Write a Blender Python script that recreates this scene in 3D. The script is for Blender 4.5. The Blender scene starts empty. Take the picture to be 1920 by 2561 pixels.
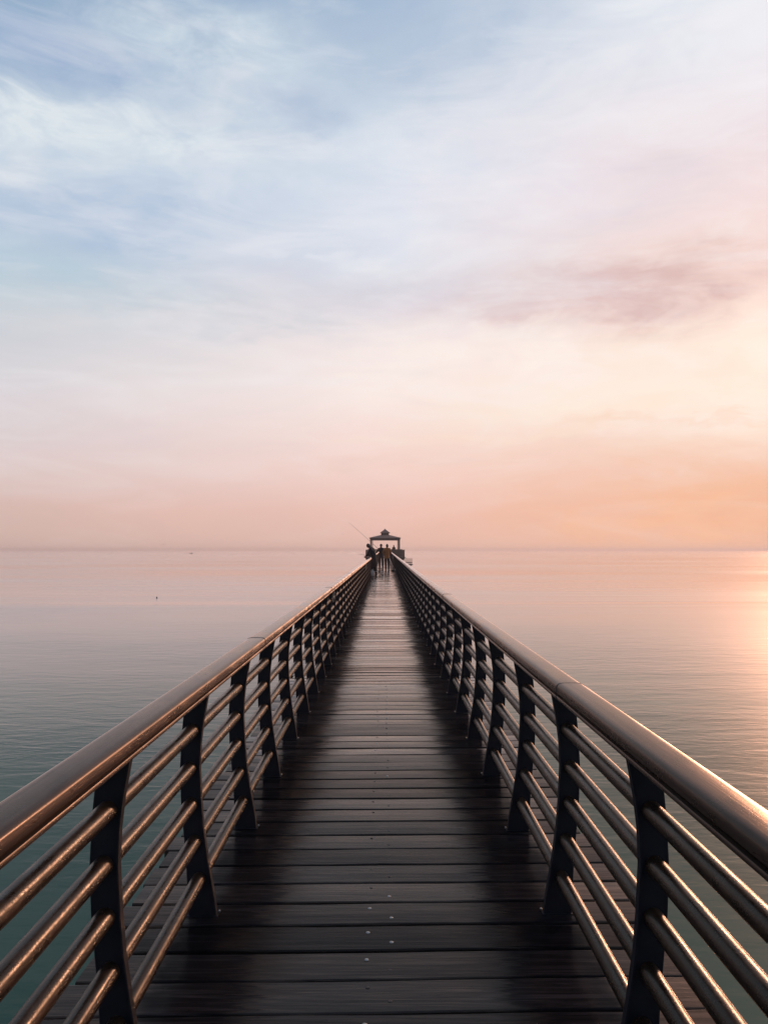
import bpy, bmesh, math, random
from mathutils import Vector, Matrix
R = math.radians
random.seed(11)
SC = bpy.context.scene
COL = SC.collection

# ------------------------------------------------------------------ camera
H = 1.5                       # eye height above the deck
FPX, VX, VY = 1924.0, 958.0, 1376.0      # focal length / vanishing point of the photograph (1920 x 2561)
cam = bpy.data.cameras.new("camera")
cam.sensor_fit = 'VERTICAL'
cam.sensor_height = 36.0
cam.lens = 36.0 * FPX / 2561.0
cam.shift_y = (VY - 1280.5) / 2561.0
cam.shift_x = (960.0 - VX) / 2561.0
cam.clip_start = 0.05
cam.clip_end = 60000.0
camo = bpy.data.objects.new("camera", cam)
camo.location = (0.012, 0.0, H)
camo.rotation_euler = (R(90), 0, 0)
COL.objects.link(camo)
SC.camera = camo
SC.view_settings.view_transform = 'Standard'
SC.view_settings.look = 'None'
SC.view_settings.exposure = 0.0
SC.view_settings.gamma = 1.0
SC.render.film_transparent = False
SC.cycles.volume_bounces = 3

# ------------------------------------------------------------------ light
SUN_AZ, SUN_EL = 32.5, 14.0
SUN_DIR = Vector((math.sin(R(SUN_AZ)) * math.cos(R(SUN_EL)), math.cos(R(SUN_AZ)) * math.cos(R(SUN_EL)), math.sin(R(SUN_EL))))
sl = bpy.data.lights.new("sun", 'SUN')
sl.energy = 2.0
sl.angle = R(8)
sl.color = (1.0, 0.50, 0.29)
so = bpy.data.objects.new("sun", sl)
so.rotation_euler = SUN_DIR.to_track_quat('Z', 'Y').to_euler()
so.location = SUN_DIR * 200
COL.objects.link(so)


def lin(c):
    out = []
    for v in c:
        v = v / 255.0
        out.append(v / 12.92 if v <= 0.04045 else ((v + 0.055) / 1.055) ** 2.4)
    return tuple(out)


class NT:
    """small helper for building node trees"""
    def __init__(self, tree):
        self.t = tree
        self.n = tree.nodes
        self.l = tree.links

    def new(self, kind, **kw):
        nd = self.n.new(kind)
        for k, v in kw.items():
            setattr(nd, k, v)
        return nd

    def put(self, sock, v):
        if isinstance(v, bpy.types.NodeSocket):
            self.l.new(v, sock)
        elif v is not None:
            if hasattr(sock.default_value, '__len__') and hasattr(v, '__len__') and len(v) == 3 and len(sock.default_value) == 4:
                v = (*v, 1.0)
            sock.default_value = v

    def m(self, op, a, b=None, c=None, clamp=False):
        nd = self.new('ShaderNodeMath', operation=op, use_clamp=clamp)
        for i, v in enumerate((a, b, c)):
            if v is not None:
                self.put(nd.inputs[i], v)
        return nd.outputs[0]

    def mix(self, f, a, b, blend='MIX'):
        nd = self.new('ShaderNodeMix', data_type='RGBA', blend_type=blend)
        self.put(nd.inputs[0], f)
        self.put(nd.inputs[6], a)
        self.put(nd.inputs[7], b)
        return nd.outputs[2]

    def ramp(self, f, stops, interp='LINEAR'):
        nd = self.new('ShaderNodeValToRGB')
        cr = nd.color_ramp
        cr.interpolation = interp
        while len(cr.elements) < len(stops):
            cr.elements.new(0.5)
        for e, (p, c) in zip(cr.elements, stops):
            e.position = p
            e.color = (*c, 1.0) if len(c) == 3 else c
        self.put(nd.inputs[0], f)
        return nd.outputs[0]

    def rng(self, v, a, b, c, d, smooth=False):
        nd = self.new('ShaderNodeMapRange')
        if smooth:
            nd.interpolation_type = 'SMOOTHSTEP'
        self.put(nd.inputs[0], v)
        for i, x in enumerate((a, b, c, d)):
            self.put(nd.inputs[i + 1], x)
        return nd.outputs[0]

    def vmap(self, vec, scale=(1, 1, 1), loc=(0, 0, 0), rot=(0, 0, 0)):
        nd = self.new('ShaderNodeMapping')
        self.put(nd.inputs['Vector'], vec)
        nd.inputs['Scale'].default_value = scale
        nd.inputs['Location'].default_value = loc
        nd.inputs['Rotation'].default_value = rot
        return nd.outputs[0]

    def noise(self, vec, scale, detail=3.0, rough=0.5, dist=0.0, out=0):
        nd = self.new('ShaderNodeTexNoise')
        self.put(nd.inputs['Vector'], vec)
        nd.inputs['Scale'].default_value = scale
        nd.inputs['Detail'].default_value = detail
        nd.inputs['Roughness'].default_value = rough
        nd.inputs['Distortion'].default_value = dist
        return nd.outputs[out]


# ------------------------------------------------------------------ sky
def make_world():
    w = bpy.data.worlds.new("World")
    SC.world = w
    w.use_nodes = True
    T = NT(w.node_tree)
    T.n.clear()
    d = T.new('ShaderNodeTexCoord').outputs['Generated']
    sp = T.new('ShaderNodeSeparateXYZ')
    T.l.new(d, sp.inputs[0])
    x, y, z = sp.outputs
    az0 = T.m('ARCTAN2', x, y)
    el0 = T.m('ARCSINE', z)
    # soft distortion so that cloud outlines are ragged
    dst = T.vmap(d, (1, 1, 3.2))
    n1 = T.noise(dst, 3.0, 6, 0.62, 0.4, 1)
    s1 = T.new('ShaderNodeSeparateColor')
    T.l.new(n1, s1.inputs[0])
    dx = T.m('MULTIPLY', T.m('SUBTRACT', s1.outputs[0], 0.5), 0.34)
    dz = T.m('MULTIPLY', T.m('SUBTRACT', s1.outputs[1], 0.5), 0.11)
    n1b = T.noise(T.vmap(d, (1, 1, 2.4), rot=(0.05, 0.08, 0.0)), 13.0, 5, 0.6, 0.5, 1)
    s1b = T.new('ShaderNodeSeparateColor')
    T.l.new(n1b, s1b.inputs[0])
    az = T.m('ADD', T.m('ADD', az0, dx), T.m('MULTIPLY', T.m('SUBTRACT', s1b.outputs[0], 0.5), 0.13))
    el = T.m('ADD', T.m('ADD', el0, dz), T.m('MULTIPLY', T.m('SUBTRACT', s1b.outputs[1], 0.5), 0.055))
    tex = T.rng(s1b.outputs[2], 0.36, 0.64, 0.35, 1.35)
    # distance from the sun in azimuth
    hl = T.m('SQRT', T.m('ADD', T.m('MULTIPLY', x, x), T.m('MULTIPLY', y, y)))
    t = T.m('DIVIDE', T.m('ADD', T.m('MULTIPLY', x, math.sin(R(38))), T.m('MULTIPLY', y, math.cos(R(38)))), T.m('MAXIMUM', hl, 0.001))
    t = T.m('ADD', t, T.m('MULTIPLY', dx, 0.5))
    # elevation ramps
    zz = T.m('ADD', z, T.m('MULTIPLY', dz, T.rng(z, 0.0, 0.25, 0.1, 0.6)))
    left = T.ramp(zz, [(0.0, lin((208, 180, 171))), (.05, lin((216, 186, 179))), (.10, lin((222, 203, 202))), (.18, lin((220, 214, 219))),
                       (.25, lin((207, 212, 218))), (.30, lin((192, 209, 220))), (.37, lin((186, 203, 223))), (.43, lin((186, 204, 224))),
                       (.50, lin((156, 180, 208))), (.56, lin((138, 167, 198))), (1.0, lin((120, 152, 190)))])
    mid = T.ramp(zz, [(0.0, lin((224, 184, 174))), (.05, lin((237, 192, 181))), (.10, lin((245, 211, 202))), (.20, lin((251, 233, 227))),
                      (.25, lin((246, 232, 231))), (.30, lin((229, 221, 227))), (.35, lin((222, 225, 235))), (.41, lin((222, 228, 239))),
                      (.47, lin((213, 223, 235))), (.53, lin((190, 205, 222))), (.58, lin((170, 191, 214))), (1.0, lin((125, 155, 192)))])
    right = T.ramp(zz, [(0.0, lin((232, 180, 158))), (.05, lin((233, 175, 147))), (.10, lin((238, 193, 171))), (.17, lin((249, 225, 206))),
                        (.24, lin((249, 226, 209))), (.29, lin((241, 212, 203))), (.33, lin((240, 216, 210))), (.40, lin((240, 221, 222))),
                        (.47, lin((236, 225, 230))), (.55, lin((230, 232, 239))), (1.0, lin((150, 172, 202)))])
    back = T.ramp(zz, [(0.0, lin((150, 140, 145))), (.15, lin((155, 158, 172))), (.4, lin((140, 160, 190))), (1.0, lin((120, 152, 190)))])
    c = T.mix(T.rng(t, -0.35, 0.40, 0, 1, True), back, left)
    c = T.mix(T.rng(t, 0.40, 0.79, 0, 1), c, mid)
    c = T.mix(T.rng(t, 0.79, 0.975, 0, 1), c, right)
    # cloud banks: (u, v, ru, rv in the 1658-wide view) -> azimuth / elevation
    blobs = [
        (430, 130, 250, 62, (214, 226, 235), .85), (140, 255, 330, 62, (226, 234, 239), .92), (40, 365, 110, 24, (224, 231, 237), .75),
        (640, 345, 260, 36, (222, 230, 240), .32), (725, 556, 55, 14, (243, 242, 246), .62), (640, 552, 40, 9, (236, 238, 244), .45),
        (1010, 410, 260, 95, (242, 237, 242), .42), (1500, 70, 260, 130, (238, 240, 244), .50),
        (1000, 785, 330, 55, (253, 240, 232), .60), (1330, 870, 260, 45, (252, 236, 218), .45), (1620, 800, 160, 160, (251, 233, 219), .55),
        (180, 470, 260, 62, (178, 197, 221), .78), (540, 250, 110, 55, (186, 200, 221), .75), (1360, 638, 340, 54, (219, 186, 181), .95),
        (1150, 655, 220, 36, (222, 200, 203), .6), (830, 620, 250, 46, (216, 212, 220), .50), (560, 715, 220, 34, (208, 210, 217), .55),
        (850, 90, 260, 80, (178, 195, 218), .50), (1500, 340, 200, 95, (229, 214, 217), .50), (130, 120, 200, 42, (158, 180, 211), .75),
        (260, 655, 300, 30, (196, 208, 218), .35), (1480, 1105, 280, 66, (244, 182, 143), .55), (80, 590, 160, 70, (182, 205, 219), .40),
        (1200, 950, 350, 12, (250, 226, 206), .35), (1430, 915, 200, 8, (244, 205, 178), .45), (900, 1015, 400, 10, (238, 203, 192), .35)]
    for (u, v, ru, rv, cc, st) in blobs:
        q = math.hypot(1661.5, u - 827)
        a_ = math.atan((u - 827) / 1661.5)
        e_ = math.atan((1190 - v) / q)
        ra = ru / 1661.5 * math.cos(a_)
        re = rv / 1661.5
        f = T.m('ADD', T.m('POWER', T.m('DIVIDE', T.m('SUBTRACT', az, a_), ra), 2.0), T.m('POWER', T.m('DIVIDE', T.m('SUBTRACT', el, e_), re), 2.0))
        f = T.m('MULTIPLY', T.m('MULTIPLY', T.m('EXPONENT', T.m('MULTIPLY', T.m('POWER', f, 1.35), -0.8)), st), tex)
        c = T.mix(f, c, lin(cc))
    # fine wisps, streaked along the horizon
    n2 = T.noise(T.vmap(d, (1, 1, 4.5), rot=(0.0, 0.10, 0.3)), 5.0, 8, 0.62, 0.7)
    wk = T.rng(z, 0.02, 0.3, 0.25, 1.0)
    f2 = T.m('MULTIPLY', T.rng(n2, 0.48, 0.68, 0, 0.46), wk)
    c = T.mix(f2, c, T.mix(0.75, c, (0.92, 0.90, 0.92)))
    f3 = T.m('MULTIPLY', T.rng(n2, 0.47, 0.28, 0, 0.32), wk)
    c = T.mix(f3, c, T.mix(1.0, c, (0.80, 0.84, 0.92), 'MULTIPLY'))
    # warm glow of the veiled sun
    vd = T.new('ShaderNodeVectorMath', operation='DOT_PRODUCT')
    T.l.new(d, vd.inputs[0])
    vd.inputs[1].default_value = SUN_DIR
    ang = T.m('ARCCOSINE', T.m('MINIMUM', vd.outputs['Value'], 1.0))
    g = T.m('EXPONENT', T.m('MULTIPLY', T.m('POWER', T.m('DIVIDE', ang, R(6.0)), 2.0), -1.0))
    c = T.mix(1.0, c, T.mix(g, (0, 0, 0), (0.22, 0.12, 0.09)), 'ADD')
    bg1 = T.new('ShaderNodeBackground')
    T.put(bg1.inputs[0], c)
    bg1.inputs[1].default_value = 1.055
    sky = T.new('ShaderNodeTexSky', sky_type='NISHITA')
    sky.sun_disc = False
    sky.sun_elevation = R(SUN_EL)
    sky.sun_rotation = R(SUN_AZ)
    sky.dust_density = 1.0
    bg2 = T.new('ShaderNodeBackground')
    T.l.new(sky.outputs[0], bg2.inputs[0])
    bg2.inputs[1].default_value = 0.05
    mx = T.new('ShaderNodeMixShader')
    veil = T.m('EXPONENT', T.m('MULTIPLY', T.m('POWER', T.m('DIVIDE', ang, R(26)), 2.0), -1.0))
    T.put(mx.inputs[0], T.m('ADD', 0.90, T.m('MULTIPLY', veil, 0.10)))      # cloud cover over the clear sky, thickest round the sun
    T.l.new(bg2.outputs[0], mx.inputs[1])
    T.l.new(bg1.outputs[0], mx.inputs[2])
    T.l.new(mx.outputs[0], T.new('ShaderNodeOutputWorld').inputs[0])


make_world()


# ------------------------------------------------------------------ mesh helpers
class MB:
    def __init__(self):
        self.v, self.f, self.mi, self.sm = [], [], [], []

    def add(self, vs, fs, mi=0, smooth=False):
        o = len(self.v)
        self.v += [tuple(p) for p in vs]
        for f in fs:
            self.f.append([i + o for i in f])
            self.mi.append(mi)
            self.sm.append(smooth)
        return self

    def box(self, lo, hi, mi=0, M=None):
        x0, y0, z0 = lo
        x1, y1, z1 = hi
        vs = [Vector(p) for p in ((x0, y0, z0), (x1, y0, z0), (x1, y1, z0), (x0, y1, z0), (x0, y0, z1), (x1, y0, z1), (x1, y1, z1), (x0, y1, z1))]
        if M:
            vs = [M @ p for p in vs]
        return self.add(vs, [(3, 2, 1, 0), (4, 5, 6, 7), (0, 1, 5, 4), (1, 2, 6, 5), (2, 3, 7, 6), (3, 0, 4, 7)], mi)

    def tube(self, pts, r, n=8, mi=0, cap=True):
        pts = [Vector(p) for p in pts]
        rs = r if hasattr(r, '__len__') else [r] * len(pts)
        vs, fs = [], []
        up = Vector((0.02, 0.05, 1))
        for i, p in enumerate(pts):
            t = (pts[min(i + 1, len(pts) - 1)] - pts[max(i - 1, 0)]).normalized()
            u = t.cross(up if abs(t.z) < 0.95 else Vector((1, 0.03, 0))).normalized()
            w = u.cross(t)
            for k in range(n):
                a = 2 * math.pi * k / n
                vs.append(p + (u * math.cos(a) + w * math.sin(a)) * rs[i])
        for i in range(len(pts) - 1):
            for k in range(n):
                k2 = (k + 1) % n
                fs.append((i * n + k, i * n + k2, (i + 1) * n + k2, (i + 1) * n + k))
        if cap:
            fs.append(tuple(range(n))[::-1])
            fs.append(tuple((len(pts) - 1) * n + k for k in range(n)))
        return self.add(vs, fs, mi, True)

    def lathe(self, prof, c=(0, 0, 0), n=16, mi=0, sx=1, sy=1):
        vs, fs = [], []
        for (r, z) in prof:
            for k in range(n):
                a = 2 * math.pi * k / n
                vs.append((c[0] + r * sx * math.cos(a), c[1] + r * sy * math.sin(a), c[2] + z))
        for i in range(len(prof) - 1):
            for k in range(n):
                k2 = (k + 1) % n
                fs.append((i * n + k, i * n + k2, (i + 1) * n + k2, (i + 1) * n + k))
        fs.append(tuple(range(n))[::-1])
        fs.append(tuple((len(prof) - 1) * n + k for k in range(n)))
        return self.add(vs, fs, mi, True)

    def mesh(self, name, mats):
        me = bpy.data.meshes.new(name)
        me.from_pydata(self.v, [], self.f)
        for m_ in mats:
            me.materials.append(m_)
        me.polygons.foreach_set('material_index', self.mi)
        me.polygons.foreach_set('use_smooth', self.sm)
        bm = bmesh.new()
        bm.from_mesh(me)
        bmesh.ops.recalc_face_normals(bm, faces=bm.faces)
        bm.to_mesh(me)
        bm.free()
        me.update()
        return me

    def build(self, name, mats, parent=None):
        if not isinstance(mats, (list, tuple)):
            mats = [mats]
        return link(name, self.mesh(name, mats), parent)


def link(name, me, parent=None, loc=None):
    o = bpy.data.objects.new(name, me)
    COL.objects.link(o)
    if parent:
        o.parent = parent
    if loc is not None:
        o.location = loc
    return o


def tag(o, label=None, cat=None, group=None, kind=None):
    for k, v in (('label', label), ('category', cat), ('group', group), ('kind', kind)):
        if v:
            o[k] = v
    return o


def thing(name, label, cat, loc=(0, 0, 0), rz=0.0, group=None):
    o = bpy.data.objects.new(name, None)
    o.empty_display_size = 0.1
    COL.objects.link(o)
    o.location = loc
    o.rotation_euler = (0, 0, rz)
    return tag(o, label, cat, group)


def bevel(me, w, seg=1, ang=30):
    bm = bmesh.new()
    bm.from_mesh(me)
    es = [e for e in bm.edges if len(e.link_faces) == 2 and e.calc_face_angle(0) > R(ang)]
    bmesh.ops.bevel(bm, geom=es, offset=w, segments=seg, affect='EDGES', profile=0.5)
    bm.to_mesh(me)
    bm.free()
    return me


# ------------------------------------------------------------------ materials
def material(name):
    m = bpy.data.materials.new(name)
    m.use_nodes = True
    T = NT(m.node_tree)
    T.n.clear()
    out = T.new('ShaderNodeOutputMaterial')
    p = T.new('ShaderNodeBsdfPrincipled')
    T.l.new(p.outputs[0], out.inputs[0])
    return m, T, p


def bump(T, h, strength, dist, prev=None):
    b = T.new('ShaderNodeBump')
    b.inputs['Strength'].default_value = strength
    b.inputs['Distance'].default_value = dist
    T.put(b.inputs['Height'], h)
    if prev is not None:
        T.l.new(prev, b.inputs['Normal'])
    return b.outputs[0]


def wet_film(m, T, p, stops, rough, normal, tint=(1, 1, 1), amount=None, chop=None):
    """a clear water film over the principled base: glossy reflection growing towards grazing angles"""
    p.inputs['Specular IOR Level'].default_value = 0.0
    fr = T.new('ShaderNodeFresnel')
    fr.inputs['IOR'].default_value = 1.33
    T.l.new(normal, fr.inputs['Normal'])
    fac = T.ramp(fr.outputs[0], [(a, (b, b, b)) for a, b in stops])
    if amount is not None:
        fac = T.m('MULTIPLY', fac, amount)
    gl = T.new('ShaderNodeBsdfGlossy', distribution='GGX')
    gl.inputs['Color'].default_value = (*tint, 1)
    T.put(gl.inputs['Roughness'], rough)
    T.l.new(normal, gl.inputs['Normal'])
    film = gl.outputs[0]
    if chop is not None:
        g2 = T.new('ShaderNodeBsdfGlossy', distribution='GGX')      # steeper facets of the small waves carry the sun glitter
        g2.inputs['Color'].default_value = (*tint, 1)
        g2.inputs['Roughness'].default_value = 0.50
        m2 = T.new('ShaderNodeMixShader')
        T.put(m2.inputs[0], chop)
        T.l.new(film, m2.inputs[1])
        T.l.new(g2.outputs[0], m2.inputs[2])
        film = m2.outputs[0]
    mx = T.new('ShaderNodeMixShader')
    T.l.new(fac, mx.inputs[0])
    T.l.new(p.outputs[0], mx.inputs[1])
    T.l.new(film, mx.inputs[2])
    out = [n for n in T.n if n.type == 'OUTPUT_MATERIAL'][0]
    T.l.new(mx.outputs[0], out.inputs[0])


def plain(name, col, rough=0.6, var=0.25, scale=25.0, metal=0.0, spec=0.5):
    m, T, p = material(name)
    co = T.new('ShaderNodeTexCoord').outputs['Object']
    n = T.noise(co, scale, 4, 0.6)
    c2 = tuple(v * (1 - var) for v in col)
    c3 = tuple(min(1, v * (1 + var)) for v in col)
    T.put(p.inputs['Base Color'], T.mix(n, c2, c3))
    T.put(p.inputs['Roughness'], T.rng(n, 0.3, 0.7, rough * 0.85, min(1, rough * 1.15)))
    p.inputs['Metallic'].default_value = metal
    p.inputs['Specular IOR Level'].default_value = spec
    return m


def mat_water():
    m, T, p = material("sea_water")
    co = T.new('ShaderNodeTexCoord').outputs['Object']
    sp = T.new('ShaderNodeSeparateXYZ')
    T.l.new(co, sp.inputs[0])
    big = T.noise(T.vmap(co, (0.012, 0.05, 1)), 1.0, 4, 0.6, 0.6)           # calmer and more ruffled lanes
    base = T.mix(T.noise(T.vmap(co, (0.03, 0.08, 1)), 1.0, 3, 0.55), (0.008, 0.062, 0.044), (0.022, 0.090, 0.060))
    T.put(p.inputs['Base Color'], base)
    swell = T.noise(T.vmap(co, (0.10, 0.34, 1), rot=(0, 0, R(-6))), 1.0, 2, 0.5, 0.3)
    rip = T.noise(T.vmap(co, (1.0, 3.1, 1), rot=(0, 0, R(9))), 1.0, 4, 0.55, 0.5)
    fine = T.noise(T.vmap(co, (4.5, 11.0, 1), rot=(0, 0, R(-14))), 1.0, 3, 0.5, 0.4)
    amp = T.m('MULTIPLY', T.rng(big, 0.38, 0.62, 0.12, 1.5), T.rng(sp.outputs[1], 6.0, 120.0, 1.0, 0.22))
    h = T.m('ADD', T.m('MULTIPLY', swell, 0.022), T.m('MULTIPLY', T.m('ADD', T.m('MULTIPLY', rip, 0.019), T.m('MULTIPLY', fine, 0.005)), amp))
    nrm = bump(T, h, 1.0, 1.0)
    T.l.new(nrm, p.inputs['Normal'])
    p.inputs['Roughness'].default_value = 0.6
    wet_film(m, T, p, [(0, .01), (.02, .020), (.075, .048), (.14, .095), (.25, .205), (.41, .50), (.54, .73), (.68, .88), (1, 1)],
             T.rng(big, 0.35, 0.65, 0.09, 0.17), nrm, (1.0, 0.91, 0.86),
             chop=T.m('MULTIPLY', T.rng(sp.outputs[1], 12.0, 110.0, 0.42, 0.12), T.rng(big, 0.38, 0.62, 0.6, 1.3)))
    return m


def mat_deck():
    m, T, p = material("wet_deck_wood")
    co = T.new('ShaderNodeTexCoord').outputs['Object']
    at = T.new('ShaderNodeAttribute', attribute_name='board')
    rnd = at.outputs['Fac']
    off = T.new('ShaderNodeCombineXYZ')
    T.put(off.inputs[0], T.m('MULTIPLY', rnd, 37.0))
    T.put(off.inputs[1], T.m('MULTIPLY', rnd, 11.0))
    va = T.new('ShaderNodeVectorMath', operation='ADD')
    T.l.new(co, va.inputs[0])
    T.l.new(off.outputs[0], va.inputs[1])
    v = va.outputs[0]
    grain = T.noise(T.vmap(v, (2.2, 60, 30)), 1.0, 5, 0.65, 0.6)
    fine = T.noise(T.vmap(v, (7, 230, 100)), 1.0, 3, 0.6, 0.3)
    pit = T.noise(T.vmap(v, (18, 46, 46)), 1.0, 5, 0.7, 0.8)
    wet = T.noise(T.vmap(v, (1.6, 6, 6)), 1.0, 4, 0.6, 0.4)
    c = T.ramp(grain, [(0.30, (0.0085, 0.0075, 0.0078)), (0.50, (0.0245, 0.0198, 0.0172)), (0.68, (0.066, 0.051, 0.042))])
    c = T.mix(rnd, T.mix(1.0, c, (0.55, 0.56, 0.6), 'MULTIPLY'), T.mix(1.0, c, (1.55, 1.45, 1.38), 'MULTIPLY'))
    c = T.mix(T.rng(pit, 0.60, 0.74, 0, 0.8), c, (0.004, 0.004, 0.005))
    crack = T.noise(T.vmap(v, (1.1, 75, 75)), 1.0, 2, 0.5, 1.2)
    c = T.mix(T.rng(crack, 0.66, 0.72, 0, 0.85), c, (0.003, 0.003, 0.004))
    T.put(p.inputs['Base Color'], c)
    r = T.m('ADD', T.rng(wet, 0.40, 0.62, 0.05, 0.24), T.m('MULTIPLY', T.m('SUBTRACT', rnd, 0.5), 0.06))
    spx = T.new('ShaderNodeSeparateXYZ')
    T.l.new(co, spx.inputs[0])
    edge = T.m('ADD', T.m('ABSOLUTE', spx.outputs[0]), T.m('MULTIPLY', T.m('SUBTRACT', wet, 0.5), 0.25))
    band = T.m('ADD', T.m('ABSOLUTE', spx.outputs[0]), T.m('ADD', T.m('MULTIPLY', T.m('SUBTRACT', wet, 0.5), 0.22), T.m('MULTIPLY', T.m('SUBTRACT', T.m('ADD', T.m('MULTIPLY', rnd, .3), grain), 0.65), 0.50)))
    wet_refl = T.m('MULTIPLY', T.rng(band, 0.47, 0.525, 0, 1, True), T.rng(edge, 0.74, 0.86, 1, 0, True))   # wet strips by the railings, with their dark reflection deepened in the colour
    c = T.mix(wet_refl, c, T.mix(1.0, c, (0.42, 0.48, 0.62), 'MULTIPLY'))
    dry = T.rng(edge, 0.74, 0.90, 0, 1, True)                      # the board ends outside the railings stay drier
    c = T.mix(dry, c, T.mix(1.0, c, (1.7, 1.5, 1.35), 'MULTIPLY'))
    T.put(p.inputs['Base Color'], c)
    p.inputs['Roughness'].default_value = 0.7
    r = T.m('ADD', r, T.m('MULTIPLY', dry, 0.22))
    b1 = bump(T, grain, 0.45, 0.0022)
    b2 = bump(T, fine, 0.35, 0.0007, b1)
    b3 = bump(T, T.rng(pit, 0.50, 0.72, 0, 1), 0.22, 0.0010, b2)
    T.l.new(b3, p.inputs['Normal'])
    wet_film(m, T, p, [(0, .009), (.02, .012), (.075, .034), (.14, .085), (.25, .20), (.41, .44), (.54, .69), (.68, .88), (1, 1)],
             r, b3, (1.0, 0.92, 0.87), T.m('MULTIPLY', T.rng(rnd, 0, 1, 0.72, 1.25), T.m('SUBTRACT', 1.0, T.m('MULTIPLY', wet_refl, 0.72))))
    return m


def mat_pipe():
    m, T, p = material("bronze_painted_pipe")
    co = T.new('ShaderNodeTexCoord').outputs['Object']
    n = T.noise(T.vmap(co, (1, 0.35, 1)), 30.0, 5, 0.65)
    c = T.ramp(n, [(0.30, (0.009, 0.0058, 0.004)), (0.55, (0.021, 0.0115, 0.0068)), (0.75, (0.046, 0.024, 0.013))])
    T.put(p.inputs['Base Color'], c)
    dr = T.noise(co, 260.0, 2, 0.5)
    ring = T.noise(T.vmap(co, (3, 90, 3)), 1.0, 3, 0.6)
    T.put(p.inputs['Roughness'], T.rng(n, 0.35, 0.7, 0.22, 0.40))
    p.inputs['Metallic'].default_value = 0.0
    p.inputs['Specular IOR Level'].default_value = 0.20
    p.inputs['Specular Tint'].default_value = (1.0, 0.86, 0.74, 1)
    b = bump(T, T.rng(dr, 0.55, 0.70, 0, 1), 0.22, 0.0010)
    b = bump(T, ring, 0.22, 0.0012, b)
    b = bump(T, n, 0.25, 0.003, b)
    T.l.new(b, p.inputs['Normal'])
    return m


def mat_post():
    m, T, p = material("dark_painted_steel")
    co = T.new('ShaderNodeTexCoord').outputs['Object']
    n = T.noise(co, 22.0, 5, 0.65)
    T.put(p.inputs['Base Color'], T.ramp(n, [(0.3, (0.005, 0.0062, 0.0095)), (0.6, (0.0085, 0.0098, 0.0140)), (0.8, (0.018, 0.0165, 0.0170))]))
    T.put(p.inputs['Roughness'], T.rng(n, 0.3, 0.7, 0.45, 0.65))
    p.inputs['Specular IOR Level'].default_value = 0.2
    T.l.new(bump(T, T.noise(co, 120.0, 3, 0.6), 0.2, 0.001), p.inputs['Normal'])
    return m


def mat_handrail():
    m, T, p = material("varnished_handrail_wood")
    co = T.new('ShaderNodeTexCoord').outputs['Object']
    g = T.noise(T.vmap(co, (55, 1.6, 55)), 1.0, 5, 0.62, 0.5)
    st = T.noise(T.vmap(co, (9, 3.0, 9)), 1.0, 4, 0.7, 0.6)
    c = T.ramp(g, [(0.3, (0.024, 0.016, 0.012)), (0.5, (0.044, 0.028, 0.021)), (0.75, (0.075, 0.047, 0.034))])
    c = T.mix(T.rng(st, 0.58, 0.68, 0, 0.85), c, (0.026, 0.018, 0.015))
    T.put(p.inputs['Base Color'], c)
    p.inputs['Roughness'].default_value = 0.6
    dr = T.noise(co, 190.0, 2, 0.5)
    b = bump(T, g, 0.25, 0.002)
    b = bump(T, T.rng(dr, 0.57, 0.70, 0, 1), 0.12, 0.0008, b)
    T.l.new(b, p.inputs['Normal'])
    wet_film(m, T, p, [(0, .014), (.02, .018), (.075, .05), (.14, .10), (.25, .21), (.41, .42), (.54, .60), (.68, .78), (1, 1)],
             T.rng(st, 0.35, 0.65, 0.22, 0.36), b, (1.0, 0.86, 0.78))
    return m


M_WATER = mat_water()
M_DECK = mat_deck()
M_PIPE = mat_pipe()
M_POST = mat_post()
M_HAND = mat_handrail()
M_DARKWOOD = plain("dark_timber", (0.030, 0.024, 0.021), 0.6)
M_ZINC = plain("galvanised_steel", (0.34, 0.33, 0.32), 0.35, 0.2, 60, 0.85)
M_RUST = plain("rusty_bolt", (0.030, 0.024, 0.022), 0.5, 0.3, 60, 0.5)
M_GREYPIPE = plain("pale_plastic_conduit", (0.34, 0.31, 0.29), 0.5)
M_ROOF = plain("brown_shingle_roof", (0.190, 0.112, 0.082), 0.8, 0.35, 9)
M_PAV = plain("brown_stained_timber", (0.055, 0.040, 0.034), 0.7, 0.3, 8)
M_NAVY = plain("navy_coat_cloth", (0.012, 0.014, 0.019), 0.9, 0.2, 40, 0, 0.2)
M_BLACK = plain("black_jacket_cloth", (0.011, 0.012, 0.016), 0.9, 0.2, 40, 0, 0.2)
M_TROUS = plain("dark_trouser_cloth", (0.013, 0.014, 0.018), 0.9, 0.2, 40, 0, 0.2)
M_MUST = plain("mustard_jacket_cloth", (0.260, 0.096, 0.032), 0.85, 0.2, 40, 0, 0.2)
M_SKIN = plain("skin", (0.15, 0.075, 0.05), 0.55, 0.1, 30)
M_HAIR = plain("dark_hair", (0.010, 0.009, 0.009), 0.6, 0.3, 80)
M_SHOE = plain("black_shoe_leather", (0.012, 0.012, 0.013), 0.5)
M_BAG = plain("pale_plastic_bag", (0.42, 0.36, 0.33), 0.5, 0.15, 20)
M_ROD = plain("dark_rod_carbon", (0.035, 0.020, 0.014), 0.35)
M_ROPE = plain("pale_rope", (0.30, 0.24, 0.19), 0.9)
M_CLOTH = plain("pale_grey_cloth", (0.26, 0.24, 0.24), 0.9)
M_GULL = plain("grey_gull_feathers", (0.09, 0.075, 0.07), 0.8)
M_HULL = plain("weathered_boat_paint", (0.34, 0.27, 0.25), 0.6)

# ------------------------------------------------------------------ pier course: it climbs and drifts a little
def PZ(d):
    return 0.0038 * d * d / (d + 12.0) if d > 0 else 0.0


def PX(d):
    return 0.0026 * d * d / (d + 12.0) if d > 0 else 0.0


PIER_END = 115.0
WATER_Z = -1.75

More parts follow.
